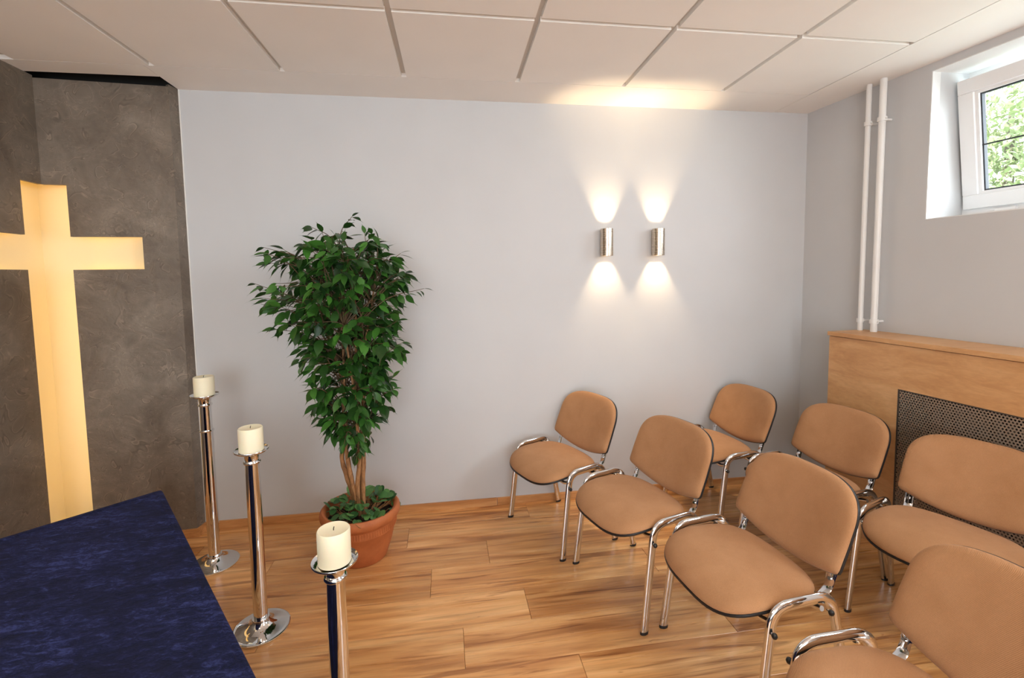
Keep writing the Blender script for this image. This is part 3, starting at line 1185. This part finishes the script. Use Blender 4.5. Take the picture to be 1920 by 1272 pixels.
def make_chair():
    t = empty('stacking_chair')
    so = superell(0.251, 0.211, 0.036, 3.1)
    seat = ring_surface(bmesh.new(), so, [(0, 0.031), (0.3, 0.031), (0.6, 0.030), (0.8, 0.028), (0.90, 0.024), (0.96, 0.017), (0.99, 0.008), (1.0, 0.0), (0.99, -0.004), (0.0, -0.004)], seat_map)
    obj('seat', seat, 'fabric', t, smooth=True, auto=70)
    sh = ring_surface(bmesh.new(), so, [(0, -0.004), (1.0, -0.0035), (1.006, -0.008), (1.0, -0.013), (0.93, -0.021), (0.0, -0.023)], seat_map)
    obj('seat_shell', sh, 'black', t, smooth=True, auto=40)
    bo = back_outline(0.252, bl_)
    bk = ring_surface(bmesh.new(), bo, [(0, 0.032), (0.3, 0.032), (0.6, 0.031), (0.8, 0.029), (0.90, 0.025), (0.96, 0.018), (0.99, 0.010), (1.0, 0.003), (0.99, -0.001), (0, -0.001)], back_map)
    obj('backrest', bk, 'fabric', t, smooth=True, auto=70)
    bs = ring_surface(bmesh.new(), bo, [(0, -0.001), (1.0, -0.0005), (1.008, -0.005), (1.005, -0.010), (0.95, -0.018), (0.6, -0.020), (0, -0.020)], back_map)
    obj('back_shell', bs, 'black', t, smooth=True, auto=40)
    for sx in (-1, 1):
        path = rounded([(sx * 0.278, 0.162, 0.008), (sx * 0.269, 0.104, 0.458), (sx * 0.268, -0.126, 0.460), (sx * 0.278, -0.213, 0.008)], 0.064, 7)
        fr = obj('side_frame', tube(path, 0.01, 14, ellipse=(0.0112, 0.0190), ref=Vector((1, 0, 0))), 'chrome', t, smooth=True, auto=60)
        for fy in (0.162, -0.213):
            b_ = tube([(sx * 0.278, fy, 0.0), (sx * 0.278, fy - 0.001, 0.012)], 0.01, 14, ellipse=(0.0122, 0.0200))
            obj('foot_cap', b_, 'black', fr, smooth=True, auto=50)
        # bent steel strap between the rear crossbar and the backrest
        ctrl = spline([(sx * 0.205, -0.085, 0.405), (sx * 0.207, -0.135, 0.412), (sx * 0.209, -0.172, 0.436), (sx * 0.211, -0.188, 0.478), (sx * 0.212, -0.203, 0.520), (sx * 0.212, -0.226, 0.575)], 5)
        br = obj('back_bracket', tube(ctrl, 0.01, 8, ellipse=(0.0165, 0.0028)), 'chrome', t, smooth=True, auto=50)
        p = Vector((sx * 0.211, -0.1815, 0.470))
        nn = Vector((0, 0.93, 0.36)).normalized()
        obj('bolt', tube([p - nn * 0.002, p + nn * 0.006], 0.0065, 10), 'chrome', br, smooth=True, auto=40)
        # stub with a black cap where chairs are linked
        for fy, fz in ((0.118, 0.385), (-0.100, 0.420)):
            kn = obj('link_knob', lathe([(0, -0.009), (0.007, -0.007), (0.0095, 0), (0.007, 0.007), (0, 0.009)], 12), 'black', t, smooth=True)
            kn.location = (sx * 0.293, fy + 0.0, fz - 0.0)
            obj('knob_stem', tube([(-sx * 0.016, 0, 0), (0, 0, 0)], 0.004, 8, ref=Vector((0, 0, 1))), 'chrome', kn)
    for cy_, cz in ((0.108, 0.396), (-0.095, 0.402)):
        obj('crossbar', tube([(-0.262, cy_, cz + 0.012), (-0.225, cy_, cz), (0.225, cy_, cz), (0.262, cy_, cz + 0.012)], 0.009, 10, ref=Vector((0, 0, 1))), 'chrome', t, smooth=True, auto=60)
    return t


def copy_tree(o, parent=None):
    c = o.copy()
    COL.objects.link(c)
    c.parent = parent
    for ch in list(o.children):
        copy_tree(ch, c)
    return c


POSES = [
    ((1.908, -0.358, 0.400), 'tan fabric chair in the front row, beside the white back wall'),
    ((2.156, -0.918, 0.279), 'second tan fabric chair from the back wall in the front row'),
    ((2.359, -1.453, 0.095), 'third tan fabric chair from the back wall in the front row'),
    ((2.368, -2.120, 0.012), 'nearest tan fabric chair, cut off at the lower right corner'),
    ((2.936, -0.308, 0.120), 'tan fabric chair of the rear row in the room corner'),
    ((3.136, -0.850, 0.150), 'middle tan fabric chair of the rear row, before the oak cover'),
    ((3.268, -1.446, 0.330), 'rear row tan fabric chair in front of the perforated grille')]
proto = make_chair()
for i, ((x, y, a), lab) in enumerate(POSES):
    o = proto if i == 0 else copy_tree(proto)
    o.location = (x, y, 0)
    # local (x, y) -> world: x_w = -y*cos + x*sin ..., forwards is -X when a = 0
    o.rotation_euler = (0, 0, PI / 2 + a)
    o.scale = (0.97, 1, 1)
    tag(o, lab, 'chair', 'tan stacking chairs in two rows')
# the frame is mirrored so that local +x points to -Y in the room: rotation by +90 deg sends +x to +Y, the chair is symmetric

# ------------------------------------------------------------------ flower pot
PX, PY = 0.789, -0.429
ph, pR, prr = 0.280, 0.208, 0.135
pot = empty('flower_pot', (PX, PY, 0))
tag(pot, 'round terracotta flower pot with a thick rolled rim', 'flower pot')
prof = [(0, 0.0), (prr - 0.006, 0.0), (prr, 0.006)]
for k in range(1, 5):
    t = k / 5
    prof.append((prr + (0.186 - prr) * t ** 0.9, 0.006 + 0.185 * t))
prof += [(0.180, 0.155), (0.184, 0.160), (0.186, 0.196), (0.189, 0.200), (0.190, 0.232), (0.198, 0.238), (pR, 0.252), (pR + 0.003, 0.264), (pR - 0.002, 0.276), (pR - 0.012, ph), (pR - 0.024, 0.277), (pR - 0.032, 0.266), (pR - 0.036, 0.20), (0, 0.20)]
prof = [prof[i] for i in range(len(prof))]
prof.sort(key=lambda q: 0) if False else None
pz = [(0, 0.0), (prr - 0.006, 0.0), (prr, 0.006), (prr + 0.026, 0.085), (prr + 0.0275, 0.090), (prr + 0.0285, 0.094), (0.181, 0.165), (0.187, 0.172), (0.1885, 0.178), (0.190, 0.214), (0.193, 0.220), (0.200, 0.226), (pR + 0.001, 0.240), (pR + 0.003, 0.256), (pR, 0.270), (pR - 0.010, ph), (pR - 0.022, 0.278), (pR - 0.032, 0.266), (pR - 0.036, 0.21), (0, 0.205)]
obj('body', lathe(pz, 72), 'terracotta', pot, smooth=True, auto=50)
obj('soil', lathe([(0, 0.212), (pR - 0.037, 0.212), (pR - 0.036, 0.224), (0.08, 0.236), (0, 0.238)], 40), 'soil', pot, smooth=True)
# stamped flutes below the rim
bm = bmesh.new()
for i in range(88):
    a = 2 * PI * i / 88
    m_ = Matrix.Translation((0.1885 * math.cos(a), 0.1885 * math.sin(a), 0.196)) @ Matrix.Rotation(a, 4, 'Z')
    box(bm, -0.001, 0.0022, -0.0028, 0.0028, -0.014, 0.014, m_)
obj('fluted_band', bm, 'terracotta', pot)['kind'] = 'stuff'


# ------------------------------------------------------------------ plant leaves
def leaf_mesh(name, L, W, tip, droop, fold, mat, rows=6):
    """leaf along +Y from its stalk, upper side +Z"""
    vs, fs = [], []
    ws = {6: (0.10, 0.72, 1.0, 0.86, 0.46, 0.10)}[rows]
    ys = (0.0, 0.17, 0.40, 0.62, 0.82, 0.93)
    for k in range(rows):
        y = ys[k] * L
        z = -droop * (y / L) ** 2 * L
        hw = W / 2 * ws[k]
        vs += [(-hw, y, z + fold * hw), (0, y, z), (hw, y, z + fold * hw)]
    vs.append((0, L * (1 + tip), -droop * (1 + tip) ** 2 * L))
    for k in range(rows - 1):
        a = 3 * k
        fs += [(a, a + 1, a + 4, a + 3), (a + 1, a + 2, a + 5, a + 4)]
    a = 3 * (rows - 1)
    fs += [(a, a + 1, len(vs) - 1), (a + 1, a + 2, len(vs) - 1)]
    me = bpy.data.meshes.new(name)
    me.from_pydata(vs, [], fs)
    me.materials.append(M[mat])
    for p in me.polygons:
        p.use_smooth = True
    return me


def leaf_frame(d, roll, rnd):
    d = d.normalized()
    upv = Vector((0, 0, 1))
    s = d.cross(upv)
    if s.length < 0.05:
        s = Vector((1, 0, 0))
    s.normalize()
    n = s.cross(d).normalized()
    m = Matrix((s, d, n)).transposed().to_4x4()
    return m @ Matrix.Rotation(roll, 4, 'Y')


FIC = [leaf_mesh('ficus_leaf', 1.0, 0.50, 0.22, 0.10, 0.22, 'leaf'), leaf_mesh('ficus_leaf', 1.0, 0.56, 0.16, 0.25, 0.14, 'leaf'), leaf_mesh('ficus_leaf', 1.0, 0.44, 0.28, 0.18, 0.30, 'leaf')]
tree = empty('ficus_tree', (PX, PY, 0.235))
tag(tree, 'leafy green weeping fig with several slim trunks in the terracotta pot', 'potted tree')
rt_ = random.Random(11)
T0 = Vector((PX, PY, 0.235))
# stems (room coordinates)
stems = [
    [(0.775, -0.425, 0.22), (0.748, -0.44, 0.36), (0.722, -0.44, 0.47), (0.705, -0.43, 0.56), (0.722, -0.43, 0.66), (0.735, -0.43, 0.80), (0.72, -0.43, 0.98), (0.66, -0.42, 1.20), (0.60, -0.40, 1.42)],
    [(0.780, -0.440, 0.22), (0.765, -0.455, 0.38), (0.745, -0.455, 0.50), (0.732, -0.45, 0.62), (0.722, -0.45, 0.74), (0.735, -0.46, 0.92), (0.74, -0.47, 1.15), (0.73, -0.46, 1.45)],
    [(0.800, -0.425, 0.22), (0.792, -0.43, 0.36), (0.788, -0.43, 0.50), (0.780, -0.43, 0.62), (0.776, -0.42, 0.80), (0.79, -0.42, 1.05), (0.80, -0.42, 1.35), (0.80, -0.42, 1.68)],
    [(0.812, -0.435, 0.22), (0.806, -0.44, 0.40), (0.815, -0.44, 0.55), (0.822, -0.44, 0.72), (0.828, -0.44, 0.90), (0.85, -0.45, 1.15), (0.90, -0.45, 1.45)],
    [(0.805, -0.415, 0.22), (0.80, -0.41, 0.42), (0.806, -0.41, 0.58), (0.806, -0.40, 0.76), (0.80, -0.38, 1.0), (0.84, -0.34, 1.3)],
    [(0.79, -0.45, 0.22), (0.785, -0.46, 0.40), (0.795, -0.465, 0.52), (0.80, -0.47, 0.68), (0.79, -0.49, 0.95), (0.76, -0.54, 1.28)]]
paths = []
for s in stems:
    pts = [Vector(p) + Vector((rt_.uniform(-.003, .003), rt_.uniform(-.003, .003), 0)) for p in s]
    sp = spline(pts, 5)
    n = len(sp)
    rad_ = [(0.0125 if i < n * 0.3 else 0.0125 - 0.0090 * (i / n - 0.3) / 0.7) * (1 + 0.08 * math.sin(i * 1.7)) for i in range(n)]
    paths.append(sp)
    obj('stem', tube([p - T0 for p in sp], rad_, 9), 'bark', tree, smooth=True)

PROF = [(0.56, 0.66, 0.80), (0.68, 0.63, 0.86), (0.76, 0.61, 0.945), (0.87, 0.565, 1.00), (0.96, 0.545, 1.035), (1.17, 0.455, 1.06), (1.32, 0.36, 1.10), (1.45, 0.30, 1.13), (1.56, 0.32, 1.11), (1.64, 0.37, 1.06), (1.71, 0.50, 0.98), (1.78, 0.66, 0.90)]


def prof_at(z):
    for (z0, a0, b0), (z1, a1, b1) in zip(PROF, PROF[1:]):
        if z <= z1:
            t = max(0, (z - z0) / (z1 - z0))
            return a0 + (a1 - a0) * t, b0 + (b1 - b0) * t
    return PROF[-1][1:]


leaves = []          # (matrix in room coords)
twig_bm = bmesh.new()


def put_leaf(p, d, L):
    fr = leaf_frame(d, rt_.gauss(0, 0.5), rt_)
    if rt_.random() < 0.9:
        pass
    mw = Matrix.Translation(p) @ fr @ Matrix.Diagonal((L * rt_.uniform(0.9, 1.1), L, L, 1))
    leaves.append((mw, rt_.randrange(3)))


def twig(a, e, nl, Lm=0.070, sag=0.03):
    mid = a.lerp(e, 0.55) + Vector((rt_.uniform(-.03, .03), rt_.uniform(-.03, .03), 0.05 + rt_.uniform(-.02, .03)))
    sp = spline([a, mid, e], 6)
    tube([p - T0 for p in sp], [0.0042 - 0.0030 * i / (len(sp) - 1) for i in range(len(sp))], 5, twig_bm)
    n = len(sp) - 1
    for k in range(nl):
        t = 0.30 + 0.70 * (k + rt_.uniform(0.1, 0.9)) / nl
        f = t * n
        i = min(n - 1, int(f))
        p = sp[i].lerp(sp[i + 1], f - i)
        tan = (sp[i + 1] - sp[i]).normalized()
        side = tan.cross(Vector((0, 0, 1)))
        if side.length < 0.1:
            side = Vector((1, 0, 0))
        side.normalize()
        sg = 1 if k % 2 else -1
        d = tan * rt_.uniform(0.3, 0.9) + side * sg * rt_.uniform(0.3, 0.9) + Vector((rt_.uniform(-.2, .2), rt_.uniform(-.3, .15), rt_.uniform(-1.0, -0.15)))
        put_leaf(p + d.normalized() * 0.008, d, Lm * rt_.uniform(0.75, 1.15))
    d = (sp[-1] - sp[-2]).normalized() + Vector((0, 0, rt_.uniform(-0.6, 0.0)))
    put_leaf(sp[-1], d, Lm * rt_.uniform(0.6, 0.9))


def axis_pt(z):
    sp = rt_.choice(paths)
    return min(sp, key=lambda p: abs(p.z - z)).copy()


NT = 215
for i in range(NT):
    zz = 0.66 + 1.06 * (((i + rt_.random()) / NT) ** 0.60)
    xa, xb = prof_at(zz)
    cx, hw = (xa + xb) / 2, (xb - xa) / 2
    ph_ = rt_.uniform(0, 2 * PI)
    fr_ = rt_.uniform(0.62, 0.95) if zz > 0.85 else rt_.uniform(0.5, 0.9)
    hy = min(hw * 0.80, 0.33)
    e = Vector((cx + hw * fr_ * math.cos(ph_), PY - 0.02 + hy * fr_ * math.sin(ph_), zz + rt_.uniform(-.03, .03)))
    a = axis_pt(max(0.55, zz - rt_.uniform(0.08, 0.30)))
    twig(a, e, rt_.randint(5, 8), 0.080)
# sprays that stand out of the crown
for tx, ty, tz, n_ in ((0.805, -0.43, 1.845, 7), (0.60, -0.43, 1.79, 7), (0.37, -0.45, 1.685, 8), (0.31, -0.42, 1.50, 8), (1.165, -0.44, 1.46, 7), (0.955, -0.43, 1.70, 6), (1.05, -0.45, 1.65, 7), (0.42, -0.5, 1.62, 8), (0.36, -0.5, 1.40, 8), (1.06, -0.5, 1.52, 8), (0.72, -0.45, 1.74, 8), (0.86, -0.4, 1.76, 7), (0.99, -0.48, 0.93, 8), (0.60, -0.46, 0.80, 6), (0.88, -0.46, 0.78, 6)):
    e = Vector((tx, ty, tz))
    twig(axis_pt(max(0.6, tz - 0.28)), e, n_, 0.066)
# low tuft around the stems
for i in range(9):
    a = axis_pt(rt_.uniform(0.52, 0.72))
    e = a + Vector((rt_.uniform(-.09, .07), rt_.uniform(-.10, .02), rt_.uniform(-0.02, 0.06)))
    twig(a, e, 4, 0.062)
o = obj('twigs', twig_bm, plain('twig_bark', srgb(92, 72, 48), 0.6), tree, smooth=True)
o['kind'] = 'stuff'
order = sorted(range(len(leaves)), key=lambda i: (leaves[i][0].translation - CAM).length)
T0i = Matrix.Translation(-T0)
for i in order[:300]:
    mw, k = leaves[i]
    link('leaf', FIC[k], tree, T0i @ mw)
bm = bmesh.new()
for i in order[300:]:
    mw, k = leaves[i]
    m2 = T0i @ mw
    base = len(bm.verts)
    vv = [bm.verts.new(m2 @ v.co) for v in FIC[k].vertices]
    for p in FIC[k].polygons:
        bm.faces.new([vv[j] for j in p.vertices])
me = bpy.data.meshes.new('foliage')
bm.to_mesh(me)
bm.free()
me.materials.append(M['leaf'])
for p in me.polygons:
    p.use_smooth = True
fo = link('foliage', me, tree)
fo['kind'] = 'stuff'

# round-leaved ground cover in the pot
gc = empty('ground_cover_plant', (PX, PY, 0.236))
tag(gc, 'low round-leaved green plant filling the terracotta pot', 'plant')


def round_leaf(name):
    vs = [(0, 0, 0)]
    n = 10
    for i in range(n):
        a = 2 * PI * i / n
        r = 0.5 * (1.0 - 0.10 * math.cos(a))
        x, y = r * math.sin(a) * 0.95, 0.5 - r * math.cos(a) * 1.02
        vs.append((x, y, 0.10 * abs(x) - 0.25 * (y - 0.4) ** 2))
    vs[0] = (0, 0.5, 0.0)
    me = bpy.data.meshes.new(name)
    me.from_pydata(vs, [], [(0, 1 + i, 1 + (i + 1) % n) for i in range(n)])
    me.materials.append(M['ivy'])
    for p in me.polygons:
        p.use_smooth = True
    return me


RL = round_leaf('round_leaf')
stem_bm = bmesh.new()
for i in range(92):
    a = rt_.uniform(0, 2 * PI)
    r = 0.165 * math.sqrt(rt_.random())
    hz = 0.012 + 0.055 * (1 - (r / 0.18) ** 2) + rt_.uniform(0, 0.022)
    p = Vector((r * math.cos(a), r * math.sin(a), hz))
    d = Vector((math.cos(a) * 0.6 + rt_.uniform(-.6, .6), math.sin(a) * 0.6 + rt_.uniform(-.7, .4), rt_.uniform(-0.35, 0.5)))
    L = rt_.uniform(0.040, 0.060)
    fr = leaf_frame(d, rt_.gauss(0, 0.35), rt_)
    link('leaf', RL, gc, Matrix.Translation(p) @ fr @ Matrix.Diagonal((L, L, L, 1)))
    tube([(p.x * 0.6, p.y * 0.6, 0.0), (p.x * 0.9, p.y * 0.9, p.z * 0.6), tuple(p)], 0.0014, 4, stem_bm)
obj('stalks', stem_bm, 'bark', gc)['kind'] = 'stuff'

# ------------------------------------------------------------------ the garden outside the window
struct(obj('garden_ground', B(4.7, 30, -20, 22, 1.30, 1.45), 'grass'))
rg = random.Random(8)


def garden_tree(x, y, zc, rx, rz_, n, lab):
    t = empty('garden_tree', (x, y, 1.45))
    tag(t, lab, 'tree', 'trees in the garden outside')
    obj('trunk', tube([(0, 0, -0.05), (0.05, 0.03, zc - 1.45), (0.0, 0, zc - 1.45 + rz_ * 0.6)], [0.09, 0.06, 0.02], 10), plain('garden_bark', srgb(120, 112, 98), 0.8), t, smooth=True)
    bm = bmesh.new()
    for i in range(n):
        d = Vector((rg.gauss(0, 1), rg.gauss(0, 1), rg.gauss(0, 1))).normalized() * (rg.random() ** 0.45)
        p = Vector((d.x * rx, d.y * rx, zc - 1.45 + d.z * rz_))
        L = rg.uniform(0.06, 0.13)
        m = Matrix.Translation(p) @ Matrix.Rotation(rg.uniform(0, 6.3), 4, 'Z') @ Matrix.Rotation(rg.uniform(-1.3, 1.3), 4, 'X') @ Matrix.Rotation(rg.uniform(-1.0, 1.0), 4, 'Y')
        vv = [bm.verts.new(m @ Vector(c)) for c in ((0, -L / 2, 0), (L * 0.28, 0, 0.01), (0, L / 2, 0), (-L * 0.28, 0, 0.01))]
        bm.faces.new(vv)
    me = bpy.data.meshes.new('foliage')
    bm.to_mesh(me)
    bm.free()
    me.materials.append(M['outleaf'])
    f = link('foliage', me, t)
    f['kind'] = 'stuff'


garden_tree(9.0, 2.5, 3.0, 1.1, 1.3, 4200, 'pale green garden tree seen through the middle of the window')
garden_tree(11.4, 1.6, 3.2, 1.2, 1.4, 4200, 'pale green garden tree seen at the right edge of the window')
garden_tree(12.0, 5.4, 3.4, 1.5, 1.9, 4200, 'farther pale green garden tree behind the other two')
